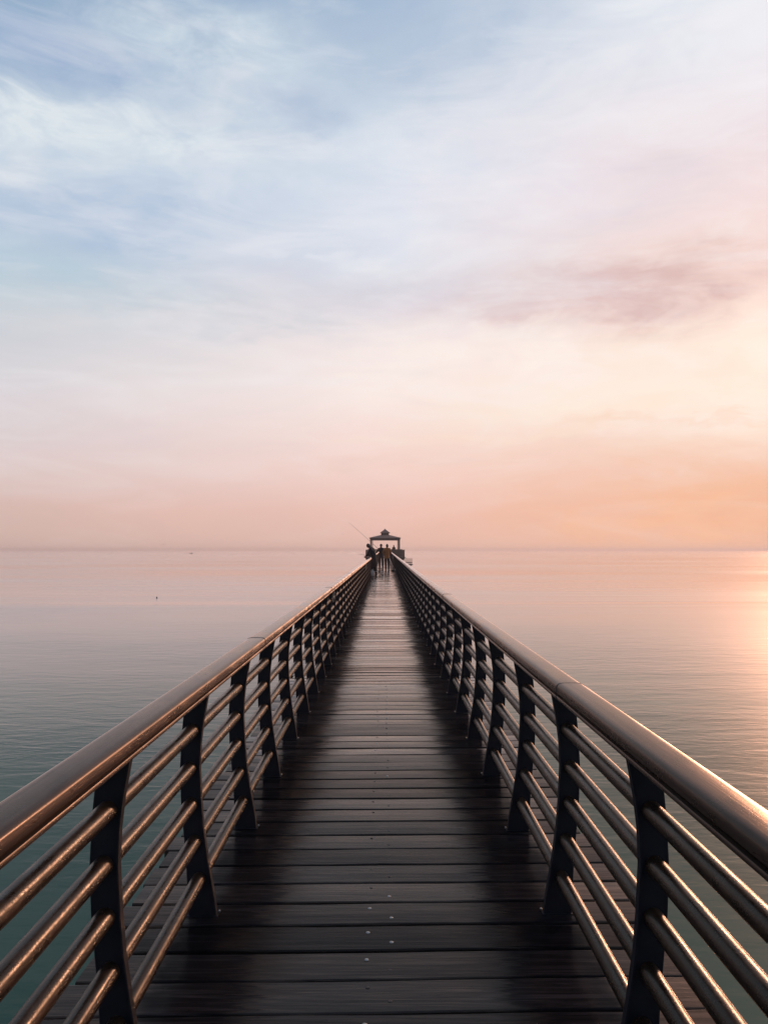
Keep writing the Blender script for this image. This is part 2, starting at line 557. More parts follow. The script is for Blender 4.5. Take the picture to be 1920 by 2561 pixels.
# sea
mb = MB()
mb.add([(-6000, -300, 0), (6000, -300, 0), (6000, 6000, 0), (-6000, 6000, 0)], [(0, 1, 2, 3)])
sea = mb.build("sea_water", M_WATER)
sea.location = (0, 0, WATER_Z)
tag(sea, kind='structure')
sea['label'] = "calm sea spreading to the horizon on both sides of the pier"

# ------------------------------------------------------------------ pier
pier = thing("pier", "long narrow timber pier with wet cross boards running straight out to sea", "pier")


def build_deck():
    PITCH, GAP = 0.1952, 0.0135
    y = -2.0
    vs, fs, bv = [], [], []
    rows = []
    sk = 0.020
    first = True
    while y < PIER_END:
        r = random.random()
        xl = -1.065 + random.uniform(-.018, .018) - (0.03 if random.random() < .12 else 0)
        xr = 1.070 + random.uniform(-.018, .018) + (0.03 if random.random() < .12 else 0)
        gap = GAP * random.uniform(0.6, 1.35)
        y0, y1 = y + gap / 2, y + PITCH - gap / 2
        yc = (y0 + y1) / 2
        zt = PZ(yc) + random.uniform(-.0025, .0012)
        tilt = random.uniform(-.0024, .0024)
        s_ = sk + random.uniform(-.0048, .0048)
        px = PX(yc)
        b = 0.005
        prof = [(y0, -.04), (y0, -b), (y0 + b * .35, -b * .3), (y0 + b, 0), (yc, 0.0012), (y1 - b, 0), (y1 - b * .35, -b * .3), (y1, -b), (y1, -.04)]
        nx = 9 if y < 12 else 3
        o = len(vs)
        wob = [random.uniform(-.0022, .0022) for _ in range(nx)]
        for i in range(nx):
            x = xl + (xr - xl) * i / (nx - 1)
            for (py, pz) in prof:
                vs.append((px + x, py + s_ * x + wob[i], zt + pz + tilt * (py - yc) / PITCH * 2 + wob[i] * .5))
        k = len(prof)
        n0 = len(fs)
        for i in range(nx - 1):
            for j in range(k - 1):
                a = o + i * k + j
                fs.append((a, a + k, a + k + 1, a + 1))
            fs.append((o + i * k, o + i * k + k - 1, o + (i + 1) * k + k - 1, o + (i + 1) * k))
        fs.append(tuple(o + j for j in range(k)))
        fs.append(tuple(o + (nx - 1) * k + j for j in range(k))[::-1])
        bv += [r] * (len(vs) - o)
        rows.append((yc, zt, s_, px))
        y += PITCH
    me = bpy.data.meshes.new("deck")
    me.from_pydata(vs, [], fs)
    me.materials.append(M_DECK)
    a = me.attributes.new('board', 'FLOAT', 'POINT')
    a.data.foreach_set('value', bv)
    bm = bmesh.new()
    bm.from_mesh(me)
    bmesh.ops.recalc_face_normals(bm, faces=bm.faces)
    bm.to_mesh(me)
    bm.free()
    return link("deck", me, pier), rows


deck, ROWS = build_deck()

# screw heads down the middle of the nearer boards, some bright, some rusty
sm_z = MB().lathe([(0.0085, -0.004), (0.0085, 0.0006), (0.006, 0.0022), (0.002, 0.0027)], n=12).mesh("screw_head", [M_ZINC])
sm_r = MB().lathe([(0.0075, -0.004), (0.0075, 0.0002), (0.006, 0.0010), (0.002, 0.0006)], n=12).mesh("screw_head", [M_RUST])
cnt = 0
for (yc, zt, s_, px) in ROWS:
    if yc < 1.7 or yc > 9.0:
        continue
    for (sx, sy) in ((-.045, .042), (.038, -.040)):
        x = sx + random.uniform(-.006, .006)
        br = random.random() < (0.6 if yc < 3.4 else 0.12)
        o = link("screw_head", sm_z if br else sm_r, deck, (px + x, yc + sy + s_ * x + random.uniform(-.006, .006), zt + 0.0006))
        cnt += 1

# stringers, cross beams and piles under the deck
for sx in (-0.8, 0.0, 0.8):
    mb = MB()
    ys = [-2 + i * 4.0 for i in range(30)]
    for a, b in zip(ys[:-1], ys[1:]):
        b = min(b, PIER_END)
        vs = []
        for yy in (a, b):
            for (dx, dz) in ((-.05, -.042), (.05, -.042), (.05, -.26), (-.05, -.26)):
                vs.append((PX(yy) + sx + dx, yy, PZ(yy) + dz))
        mb.add(vs, [(0, 1, 5, 4), (1, 2, 6, 5), (2, 3, 7, 6), (3, 0, 4, 7)])
    mb.build("stringer", M_DARKWOOD, pier)
pile_me = MB().lathe([(0.15, -3.2), (0.145, -1.0), (0.14, 0.0)], n=14).mesh("pile", [M_DARKWOOD])
beam_me = MB().box((-1.0, -.11, -.22), (1.0, .11, 0)).mesh("cross_beam", [M_DARKWOOD])
for i in range(20):
    yy = 1.5 + i * 6.0
    if yy > PIER_END - 1:
        break
    link("cross_beam", beam_me, pier, (PX(yy), yy, PZ(yy) - .262))
    for sx in (-.78, .78):
        link("pile", pile_me, pier, (PX(yy) + sx, yy, PZ(yy) - .483))
# thin pale conduit along the right deck edge
mb = MB()
mb.tube([(PX(-2 + i * 2) + 1.112, -2 + i * 2, PZ(-2 + i * 2) - .055) for i in range(59)], 0.013, 8)
mb.build("conduit", M_GREYPIPE, pier)

# ------------------------------------------------------------------ railings
IN = [(0.0, .447), (.045, .4525), (.09, .460), (.147, .470), (.235, .4825), (.31, .4885), (.403, .4930), (.47, .4905), (.53, .4835), (.604, .470)]
OUT = [(0.0, .523), (.147, .5300), (.235, .5375), (.31, .5440), (.403, .5470), (.50, .5420), (.55, .5370), (.604, .530)]
POST_Y0, POST_DY = 2.19, 0.970
PT = 0.032


def post_mesh(side):
    mb = MB()
    prof = [(x * H, z * H) for z, x in IN] + [(x * H, z * H) for z, x in reversed(OUT)]
    n = len(prof)
    vs = [(side * x, -PT / 2, z) for x, z in prof] + [(side * x, PT / 2, z) for x, z in prof]
    ki = len(IN)
    fs = []
    # faces as strips between the inner and the outer edge
    fs.append(tuple(range(n)))
    fs.append(tuple(range(n, 2 * n))[::-1])
    for i in range(n):
        j = (i + 1) % n
        fs.append((i, j, j + n, i + n))
    mb.add(vs, fs, 0)
    me = mb.mesh("post", [M_POST, M_ZINC])
    bevel(me, 0.003, 1, 40)
    mb2 = MB()
    # foot plate with a small bolt at the toe
    mb2.box((min(side * .443 * H, side * .528 * H), -.024, 0.001), (max(side * .443 * H, side * .528 * H), .024, 0.005))
    mb2.lathe([(.005, 0.003), (.005, .009), (.003, .011)], (side * .4435 * H, 0.019, 0), 8, 1)
    bm = bmesh.new()
    bm.from_mesh(me)
    me2 = mb2.mesh("post_foot", [M_POST, M_ZINC])
    bm.from_mesh(me2)
    bm.to_mesh(me)
    bm.free()
    return me


def hand_profile():
    # (x/h from the centre line, z/h): moulded underside, groove on the sides, domed top
    half = []
    xi, xo, xc = .4655, .5375, .5015
    w = (xo - xi) / 2
    pts = []
    side = [(.006, .6035), (-.0005, .6045), (-.0018, .6065), (-.0018, .6110), (-.0003, .6132), (.0100, .6142), (.0100, .6205), (-.0002, .6215), (-.0010, .6228)]
    for dx, z in side:
        pts.append((xi + dx, z))
    for k in range(1, 12):
        a = math.pi - math.pi * k / 12
        pts.append((xc + w * 1.01 * math.copysign(abs(math.cos(a)) ** .5, math.cos(a)), .6240 + .0230 * math.sin(a) ** .42))
    for dx, z in reversed(side):
        pts.append((xo - dx, z))
    return [(x * H, z * H) for x, z in pts]


HP = hand_profile()
RAILS = [(.508, .5125), (.405, .5195), (.307, .5160), (.205, .5070), (.103, .4945)]
RAIL_R = 0.0282


def railing(side, label, joints0):
    rt = thing("pier_railing", label, "railing", group="railings along the pier")
    ys = [-0.8 + 1.5 * i for i in range(200) if -0.8 + 1.5 * i < PIER_END] + [PIER_END]
    # handrail lengths with butt joints
    cuts = [-0.8] + [joints0 + 6.0 * i for i in range(40) if joints0 + 6.0 * i < PIER_END - 2] + [PIER_END]
    for a, b in zip(cuts[:-1], cuts[1:]):
        st = max(2, int((b - a) / 1.2) + 1)
        dz, dx = random.uniform(-.002, .002), random.uniform(-.002, .002)
        vs, fs = [], []
        n = len(HP)
        for i in range(st + 1):
            yy = a + .007 + (b - a - .014) * i / st
            for (x, z) in HP:
                vs.append((PX(yy) + side * (x + dx), yy, PZ(yy) + z + dz))
        for i in range(st):
            for j in range(n):
                k = (j + 1) % n
                fs.append((i * n + j, i * n + k, (i + 1) * n + k, (i + 1) * n + j))
        fs.append(tuple(range(n)))
        fs.append(tuple(st * n + j for j in range(n))[::-1])
        mb = MB().add(vs, fs, 0, True)
        me = mb.mesh("handrail", [M_HAND])
        o = link("handrail", me, rt)
        me.set_sharp_from_angle(angle=R(38))
    for c_ in cuts[1:-1]:
        vs, fs = [], []
        n = len(HP)
        for yy in (c_ - .009, c_ + .009):
            for (x, z) in HP:
                k_ = 1.035
                vs.append((PX(yy) + side * (.5015 * H + (x - .5015 * H) * k_), yy, PZ(yy) + .625 * H + (z - .625 * H) * k_))
        for j in range(n):
            k = (j + 1) % n
            fs.append((j, k, n + k, n + j))
        fs += [tuple(range(n)), tuple(n + j for j in range(n))[::-1]]
        MB().add(vs, fs).build("joint_cover", M_POST, rt)
    for (z, x) in RAILS:
        mb = MB()
        mb.tube([(PX(yy) + side * x * H, yy, PZ(yy) + z * H) for yy in ys], RAIL_R, 18)
        mb.build("rail", M_PIPE, rt)
    pm = post_mesh(side)
    k = -2
    rest = MB()
    n = 0
    far = []
    while POST_Y0 + k * POST_DY < PIER_END:
        yy = POST_Y0 + k * POST_DY + random.uniform(-.006, .006)
        if n < 100:
            link("post", pm, rt, (PX(yy), yy, PZ(yy))).rotation_euler = (random.uniform(-.004, .004), 0, random.uniform(-.03, .03))
        else:
            far.append(yy)
        n += 1
        k += 1
    if far:
        for yy in far:
            rest.add([v.co + Vector((PX(yy), yy, PZ(yy))) for v in pm.vertices], [tuple(p.vertices) for p in pm.polygons])
        o = rest.build("far_posts", M_POST, rt)
        o['kind'] = 'stuff'
    return rt


rail_l = railing(-1, "left railing of the pier, bowed dark posts and bronze pipes lit on their inner side", 4.62)
rail_r = railing(1, "right railing of the pier, bowed dark posts with the pale sunlit handrail", 3.05)


# ------------------------------------------------------------------ helpers for things placed from measured points
def at(u, v, d):
    """point at distance d seen at photo pixel (u, v)"""
    return Vector((0.012 + (u - VX) * d / FPX, d, H - (v - VY) * d / FPX))


# ------------------------------------------------------------------ pavilion at the pier head
PD = 117.0
FLOOR = 0.50
plat = thing("pier_head_platform", "square dark platform carrying the pavilion at the far end of the pier", "platform", (0.30, PD, 0))
mb = MB()
mb.box((-3.0, -1.6, FLOOR - .16), (3.0, 7.4, FLOOR))
mb.build("floor", M_PAV, plat)
MB().box((-2.9, -1.5, FLOOR - .42), (2.9, -1.25, FLOOR - .163)).build("edge_beam", M_DARKWOOD, plat)
MB().box((-2.9, 7.0, FLOOR - .42), (2.9, 7.25, FLOOR - .163)).build("edge_beam", M_DARKWOOD, plat)
for sx in (-2.6, 0, 2.6):
    for sy in (-1.37, 2.9, 7.12):
        MB().lathe([(.17, WATER_Z - 1.5), (.16, FLOOR - (.423 if sy != 2.9 else .163))], (sx, sy, 0), 12).build("pile", M_DARKWOOD, plat)

guard = thing("platform_railing", "dark boarded guard rail around the platform under the pavilion", "railing", (0.30, PD, FLOOR))
FR = -1.55


def panel(mb, x0, x1, y0, y1, z0, z1, n):
    for i in range(n):
        a = z0 + (z1 - z0) * i / n
        mb.box((x0, y0, a + .008), (x1, y1, a + (z1 - z0) / n - .008))


mb = MB()
panel(mb, 0.78, 2.86, FR, FR + .035, 0.03, 0.97, 7)
panel(mb, 2.865, 2.90, FR + .05, 7.3, 0.03, 0.97, 7)
mb.build("board_panel", M_PAV, guard)
mb = MB()
panel(mb, -2.80, -0.78, FR, FR + .035, 0.03, 0.50, 3)
mb.build("board_panel", M_PAV, guard)
mb = MB()
for z in (.60, .76, .90):
    mb.box((-2.80, FR, z - .03), (-.78, FR + .05, z + .03))
    mb.box((-2.86, FR + .06, z - .03), (-2.82, 7.3, z + .03))
mb.build("bar_panel", M_PAV, guard)
mb = MB()
panel(mb, -2.8, 2.8, 7.26, 7.30, 0.05, 1.10, 7)
mb.build("board_panel", M_PAV, guard)
for (x, y) in ((-2.86, FR), (-.75, FR), (.75, FR), (2.86, FR), (-2.86, 2.9), (2.93, 2.9), (-2.86, 7.36), (2.90, 7.36), (0, 7.36)):
    MB().box((x - .06, y - .056, 0), (x + .06, y + .056, 1.02)).build("post", M_PAV, guard)
MB().box((.8, FR - .05, 1.021), (2.98, FR + .09, 1.07)).build("cap_rail", M_PAV, guard)
MB().box((-2.94, FR - .05, 1.021), (-.8, FR + .09, 1.07)).build("cap_rail", M_PAV, guard)
MB().box((-2.8, 7.28, 1.101), (2.8, 7.44, 1.16)).build("cap_rail", M_PAV, guard)

pav = thing("pavilion", "open brown pavilion with hipped roof and small cupola at the end of the pier", "pavilion", (0.295, PD, FLOOR))
EAVE_B, EAVE_T = 3.03 - FLOOR, 3.33 - FLOOR
for (x, y) in ((-2.2, 0), (2.2, 0), (-1.93, 0.0), (1.93, 0.0), (-2.2, 4.6), (2.2, 4.6)):
    MB().box((x - .07, y - .07, 0), (x + .07, y + .07, EAVE_B)).build("column", M_PAV, pav)
mb = MB()
for (x0, y0, x1, y1) in ((-2.3, -.11, 2.3, .11), (-2.3, 4.49, 2.3, 4.71), (-2.3, .11, -2.1, 4.49), (2.1, .11, 2.3, 4.49)):
    mb.box((x0, y0, EAVE_B), (x1, y1, EAVE_T - .002))
mb.build("eave_beam", M_PAV, pav)


def hip(mb, cx, cy, w0, z0, w1, z1, th=.07):
    a = [(cx - w0, cy - w0, z0), (cx + w0, cy - w0, z0), (cx + w0, cy + w0, z0), (cx - w0, cy + w0, z0)]
    b = [(cx - w1, cy - w1, z1), (cx + w1, cy - w1, z1), (cx + w1, cy + w1, z1), (cx - w1, cy + w1, z1)]
    c = [(x, y, z + th) for x, y, z in a]
    mb.add(a + c + b, [(3, 2, 1, 0), (0, 1, 5, 4), (1, 2, 6, 5), (2, 3, 7, 6), (3, 0, 4, 7), (4, 5, 9, 8), (5, 6, 10, 9), (6, 7, 11, 10), (7, 4, 8, 11), (8, 9, 10, 11)])


mb = MB()
hip(mb, 0, 2.3, 2.42, EAVE_T, 0.60, 3.86 - FLOOR)
roof = mb.build("roof", M_ROOF, pav)
mb = MB()
mb.box((-.60, 1.70, 3.862 - FLOOR), (.60, 2.90, 4.13 - FLOOR))
mb.build("cupola", M_PAV, roof)
mb = MB()
hip(mb, 0, 2.3, 0.78, 4.132 - FLOOR, 0.07, 4.74 - FLOOR, .05)
mb.build("cupola_roof", M_ROOF, roof)
MB().lathe([(.07, 4.742 - FLOOR), (.09, 4.77 - FLOOR), (.06, 4.80 - FLOOR), (.01, 4.81 - FLOOR)], (0, 2.3, 0), 8).build("finial", M_ROOF, roof)

# lower landing with slatted fence to the right of the platform
LD = 112.0
p0 = at(1010, 1396, LD)
p1 = at(1030, 1411, LD)
land = thing("boat_landing", "low boat landing with a slatted fence beside the pier head", "landing", (p0.x, LD, p1.z))
wid = p1.x - p0.x
MB().box((-.3, -.3, -.16), (wid + .1, 3.0, 0)).build("floor", M_DARKWOOD, land)
for i in range(8):
    x = .05 + wid * i / 8
    mb = MB()
    mb.tube([(x, 0, 0), (x + .02 + .012 * i, 0, p0.z - p1.z - .02)], .034, 6)
    mb.build("slat", M_PAV, land)
MB().box((-.1, -.03, .18), (wid + .05, .035, .30)).build("lower_rail", M_PAV, land)
MB().tube([(-.25, 0, p0.z - p1.z - .04), (-.05, 0, p0.z - p1.z + .03), (.25, 0, p0.z - p1.z + .04), (wid * .35, 0, p0.z - p1.z - .02)], .035, 6).build("hoop", M_PAV, land)
for sx in (.1, wid - .2):
    MB().lathe([(.12, WATER_Z - 1.0 - p1.z), (.12, -.163)], (sx, 1.2, 0), 10).build("pile", M_DARKWOOD, land)


# ------------------------------------------------------------------ people (skinned skeletons)
def skin(chains, name, sub=1):
    """chains: list of lists of (key, pos, (rx, ry)); keys shared between chains join. returns a baked mesh"""
    idx, vs, rs, es = {}, [], [], []
    for ch in chains:
        last = None
        for key, p, r in ch:
            if key not in idx:
                idx[key] = len(vs)
                vs.append(tuple(p))
                rs.append(r if hasattr(r, '__len__') else (r, r))
            if last is not None:
                es.append((last, idx[key]))
            last = idx[key]
    me = bpy.data.meshes.new(name)
    me.from_pydata(vs, es, [])
    o = bpy.data.objects.new(name, me)
    COL.objects.link(o)
    md = o.modifiers.new("skin", 'SKIN')
    md.use_smooth_shade = True
    if not me.skin_vertices:
        bm = bmesh.new()
        bm.from_mesh(me)
        bm.verts.layers.skin.verify()
        bm.to_mesh(me)
        bm.free()
    for i, r in enumerate(rs):
        sv = me.skin_vertices[0].data[i]
        sv.radius = r
        sv.use_root = (i == 0)
    s = o.modifiers.new("sub", 'SUBSURF')
    s.levels = s.render_levels = sub
    dg = bpy.context.evaluated_depsgraph_get()
    out = bpy.data.meshes.new_from_object(o.evaluated_get(dg))
    out.name = name
    bpy.data.objects.remove(o)
    bpy.data.meshes.remove(me)
    for p in out.polygons:
        p.use_smooth = True
    return out


def join(meshes, name, mats):
    bm = bmesh.new()
    for me in meshes:
        bm.from_mesh(me)
    out = bpy.data.meshes.new(name)
    bm.to_mesh(out)
    bm.free()
    out.materials.clear()
    for m_ in mats:
        out.materials.append(m_)
    for p in out.polygons:
        p.material_index = 0
    return out


def head_mesh(c, fwd, up):
    """head with brow, nose, chin, eyes and ears; c = centre, fwd = face direction"""
    fwd = Vector(fwd).normalized()
    up = Vector(up)
    rt = fwd.cross(up).normalized()
    up = rt.cross(fwd).normalized()
    bm = bmesh.new()
    bmesh.ops.create_uvsphere(bm, u_segments=20, v_segments=14, radius=1.0)
    for v in bm.verts:
        x, y, z = v.co
        s = 1.0
        if z < 0:
            s = 1.0 + 0.30 * z                 # taper to the jaw
        yy = y * (.100 if y > 0 else .098)
        xx = x * .077 * s
        if z < -.3 and y > 0:
            yy *= 1.0 - 0.06 * (-z)
        zz = z * .118
        if y > .85 and -.35 < z < .1:
            yy += .012                         # bridge of the nose
        if y > .9 and abs(z + .12) < .12 and abs(x) < .25:
            yy += .014
        if y > .75 and .05 < z < .25 and .2 < abs(x) < .6:
            yy -= .010                         # eye sockets
        v.co = Vector(c) + rt * xx + fwd * yy + up * zz
    for s in (-1, 1):
        M = Matrix.Translation(Vector(c) + rt * .078 * s - fwd * .005 + up * .0) @ Matrix.Diagonal((.014, .020, .030, 1))
        bmesh.ops.create_uvsphere(bm, u_segments=8, v_segments=6, radius=1.0, matrix=M)
        M = Matrix.Translation(Vector(c) + rt * .030 * s + fwd * .086 + up * .012) @ Matrix.Diagonal((.011, .011, .008, 1))
        bmesh.ops.create_uvsphere(bm, u_segments=8, v_segments=6, radius=1.0, matrix=M)
    M = Matrix.Translation(Vector(c) + fwd * .088 - up * .055) @ Matrix.Diagonal((.020, .010, .006, 1))
    bmesh.ops.create_uvsphere(bm, u_segments=8, v_segments=6, radius=1.0, matrix=M)
    me = bpy.data.meshes.new("head")
    bm.to_mesh(me)
    bm.free()
    for p in me.polygons:
        p.use_smooth = True
    return me


def cap_mesh(c, fwd, up, kind, mat):
    fwd = Vector(fwd).normalized()
    up = Vector(up)
    rt = fwd.cross(up).normalized()
    up = rt.cross(fwd).normalized()
    bm = bmesh.new()
    bmesh.ops.create_uvsphere(bm, u_segments=20, v_segments=14, radius=1.0)
    lim = {'cap': 0.12, 'hair': -0.72, 'hood': -0.95}[kind]
    dele = []
    for v in bm.verts:
        x, y, z = v.co
        low = lim if kind == 'cap' else lim + max(0.0, y) * (0.95 if kind == 'hair' else .75)
        zc = max(z, low)
        g = {'cap': 1.12, 'hair': 1.10, 'hood': 1.19}[kind]
        v.co = Vector(c) + rt * x * .077 * g + fwd * y * .101 * g + up * (zc * .120 * g)
    if kind == 'cap':
        vs = []
        for k in range(9):
            a = math.pi * k / 8
            vs.append((math.cos(a) * .072, math.sin(a) * .085 + .070, .020 - .012 * math.sin(a)))
        tp = [bm.verts.new(Vector(c) + rt * x + fwd * y + up * (z + .010)) for x, y, z in vs]
        bt = [bm.verts.new(Vector(c) + rt * x + fwd * y + up * z) for x, y, z in vs]
        bm.faces.new(tp)
        bm.faces.new(bt[::-1])
        for i in range(8):
            bm.faces.new((tp[i], bt[i], bt[i + 1], tp[i + 1]))
        bm.faces.new((tp[8], bt[8], bt[0], tp[0]))
    bmesh.ops.recalc_face_normals(bm, faces=bm.faces)
    me = bpy.data.meshes.new(kind)
    bm.to_mesh(me)
    bm.free()
    me.materials.append(mat)
    for p in me.polygons:
        p.use_smooth = True
    return me


def hand_chains(wrist, dirn, palm_n, key, curl=0.9):
    """palm plus five bent fingers of different lengths, as separate chains"""
    d = Vector(dirn).normalized()
    n = Vector(palm_n)
    n = (n - d * n.dot(d)).normalized()        # the palm faces n, fingers curl towards n
    s = d.cross(n)
    w = Vector(wrist)
    out = [[(key + 'p0', w, (.026, .018)), (key + 'p1', w + d * .045, (.036, .016)), (key + 'p2', w + d * .085, (.038, .014))]]
    for i, ln in enumerate((.068, .080, .074, .056)):
        b = w + d * .083 + s * (.027 - .018 * i)
        a1, a2, a3 = curl * .45, curl * 1.0, curl * 1.5
        p1 = b + (d * math.cos(a1) + n * math.sin(a1)) * ln * .45
        p2 = p1 + (d * math.cos(a2) + n * math.sin(a2)) * ln * .32
        p3 = p2 + (d * math.cos(a3) + n * math.sin(a3)) * ln * .25
        out.append([(key + 'f%d0' % i, b - d * .02, .009), (key + 'f%d1' % i, p1, .0088), (key + 'f%d2' % i, p2, .008), (key + 'f%d3' % i, p3, .0065)])
    b = w + d * .03 + s * .028
    p1 = b + (d * .6 + s * .75 + n * .25).normalized() * .035
    p2 = p1 + (d * .7 + s * .25 + n * .65).normalized() * .030
    out.append([(key + 't0', b - s * .01, .011), (key + 't1', p1, .010), (key + 't2', p2, .008)])
    return out


def person(label, loc, rz, J, top, top_len, bottom, headgear, hg_kind, shoes=True, skirt=None):
    """J: joints in local space (x right, y forward, z up)"""
    t = thing("person", label, "person", loc, rz, None)
    V = {k: Vector(v) for k, v in J.items() if k not in ('face', 'crown', 'pl', 'pr', 'curl')}
    neck, chest, waist, pel = V['neck'], V['chest'], V['waist'], V['pelvis']
    spine = [('pel', pel, (.115, .082)), ('waist', waist, (.100, .075)), ('chest', chest, (.110, .078)), ('neck', neck, (.055, .055)), ('hd', neck.lerp(V['head'], .55), (.052, .055))]
    chains = [spine]
    for s in 'lr':
        chains.append([('chest', chest, 0), ('sh' + s, V['sh' + s], .044), ('el' + s, V['el' + s], .036), ('wr' + s, V['wr' + s], .026)])
        chains.append([('pel', pel, 0), ('hip' + s, V['hip' + s], .070), ('kn' + s, V['kn' + s], .050), ('an' + s, V['an' + s], .030), ('to' + s, V['to' + s].lerp(V['an' + s], .3) + Vector((0, 0, .005)), (.024, .016))])
    ms = [skin(chains, "body", 1)]
    for s in 'lr':
        for ch in hand_chains(V['wr' + s], V['wr' + s] - V['el' + s], J.get('p' + s, (0, 0, -1)), s, J.get('curl', .7)):
            ms.append(skin([ch], "hand", 1))
    ms.append(head_mesh(V['head'], J['face'], J['crown']))
    body = link("body", join(ms, "body", [M_SKIN]), t)
    # jacket
    g = .022
    wide = 1.0 if not skirt else 1.22
    bot = waist.lerp(pel, 1.0) + Vector((0, 0, -top_len))
    jc = [[('pel', pel, (.170 * wide, .128 * wide)), ('waist', waist, (.155 * wide, .120 * wide)), ('chest', chest, (.172 * wide, .128 * wide)), ('nk', neck.lerp(chest, .1), (.085, .085)), ('col', neck.lerp(V['head'], .42), (.070, .075))],
          [('pel', pel, 0), ('hem', bot, (.176 if not skirt else skirt, .135 if not skirt else skirt * .82))]]
    for s in 'lr':
        jc.append([('chest', chest, 0), ('sh' + s, V['sh' + s] + Vector((0, 0, .005)), .078), ('el' + s, V['el' + s], .062), ('wr' + s, V['wr' + s].lerp(V['el' + s], .06), .047)])
    me = skin(jc, "jacket", 1)
    me.materials.clear()
    me.materials.append(top)
    link("jacket" if not skirt else "coat", me, body)
    # trousers
    tc = [[('pel', pel + Vector((0, 0, .05)), (.150, .112)), ('cr', pel - Vector((0, 0, .02)), (.148, .112))]]
    for s in 'lr':
        tc.append([('cr', pel, 0), ('hip' + s, V['hip' + s], .102), ('kn' + s, V['kn' + s], .078), ('an' + s, V['an' + s] - Vector((0, 0, .025)), .060)])
    me = skin(tc, "trousers", 1)
    me.materials.clear()
    me.materials.append(bottom)
    link("trousers", me, body)
    for s in 'lr':
        a, b = V['an' + s], V['to' + s]
        heel = a - (b - a).normalized() * .05
        me = skin([[('h', Vector((heel.x, heel.y, .044)), (.050, .044)), ('m', Vector((a.x, a.y, .046)).lerp(b, .45), (.056, .050)), ('t', Vector((b.x, b.y, .032)) + (b - a).normalized() * .04, (.050, .036))]], "shoe", 1)
        me.materials.clear()
        me.materials.append(M_SHOE)
        link("shoe", me, body)
    link({'cap': 'cap', 'hair': 'hair', 'hood': 'hood'}[hg_kind], cap_mesh(V['head'], J['face'], J['crown'], hg_kind, headgear), body)
    return t


def standing(**kw):
    J = dict(pelvis=(0, 0, .95), waist=(0, .0, 1.12), chest=(0, .01, 1.34), neck=(0, .0, 1.50), head=(0, .02, 1.645),
             shl=(-.185, 0, 1.42), shr=(.185, 0, 1.42), ell=(-.25, -.02, 1.14), elr=(.25, -.02, 1.14), wrl=(-.24, .10, .92), wrr=(.24, .10, .92),
             hipl=(-.09, 0, .88), hipr=(.09, 0, .88), knl=(-.105, .02, .48), knr=(.105, .02, .48), anl=(-.11, -.02, .085), anr=(.11, -.02, .085),
             tol=(-.13, .14, .035), tor=(.13, .14, .035), face=(0, 1, 0), crown=(0, 0, 1))
    J.update(kw)
    return J


# man in the long navy coat, bowed over the left railing (faces the sea on the left)
dA = 41.7
locA = (0.012 + (935.0 - VX) * dA / FPX, dA, PZ(dA))
JA = standing(pelvis=(0, -.02, .95), waist=(0, .03, 1.14), chest=(0, .14, 1.36), neck=(0, .22, 1.51), head=(.0, .335, 1.615),
              shl=(-.19, .15, 1.43), shr=(.19, .13, 1.44), ell=(-.25, .22, 1.15), elr=(.24, .20, 1.16),
              wrl=(-.17, .42, 1.06), wrr=(.15, .42, 1.08), pl=(0, 0, -1), pr=(-.6, 0, -.6), curl=1.2,
              anl=(-.12, .06, .085), tol=(-.13, .22, .035), anr=(.10, -.10, .085), tor=(.12, .07, .035), knr=(.11, -.01, .48), knl=(-.11, .06, .48),
              face=(0, .86, -.50), crown=(0, .5, .86))
manA = person("person in a long navy coat bowed over the left handrail, head down towards the water", locA, R(66), JA, M_NAVY, .50, M_TROUS, M_HAIR, 'hair', skirt=.215)

# person in dark jacket and cap, further along, one arm out with a rod
dB = 54.5
locB = (0.012 + (953.0 - VX) * dB / FPX, dB, PZ(dB))
JB = standing(ell=(-.30, .16, 1.16), wrl=(-.28, .36, 1.20), pl=(1, 0, -.2), curl=1.2, face=(.75, .66, 0))
manB = person("person in dark jacket and cap standing between the bowed coat wearer and the mustard jacket", locB, R(8), JB, M_BLACK, .10, M_TROUS, M_BLACK, 'cap')

# person in the mustard jacket, back to the camera
dC = 51.2
locC = (0.012 + (967.5 - VX) * dC / FPX, dC, PZ(dC))
JC = standing(ell=(-.265, -.03, 1.17), elr=(.265, -.03, 1.17), wrl=(-.17, .17, 1.06), wrr=(.17, .17, 1.06), pl=(1, 0, 0), pr=(-1, 0, 0),
              head=(.01, .03, 1.63), anl=(-.075, .02, .085), tol=(-.09, .18, .035), anr=(.10, -.04, .085), tor=(.16, .10, .035), knl=(-.09, .03, .48))
manC = person("person in a mustard jacket and dark trousers standing with their back turned on the boards", locC, R(-4), JC, M_MUST, .06, M_TROUS, M_HAIR, 'hair')

# distant figure under the pavilion
dD = 120.3
locD = (0.012 + (984.5 - VX) * dD / FPX, dD, FLOOR)
manD = person("tiny dark figure standing under the pavilion roof, seen above its guard rail", locD, R(15), standing(), M_BLACK, .25, M_TROUS, M_BLACK, 'hood')


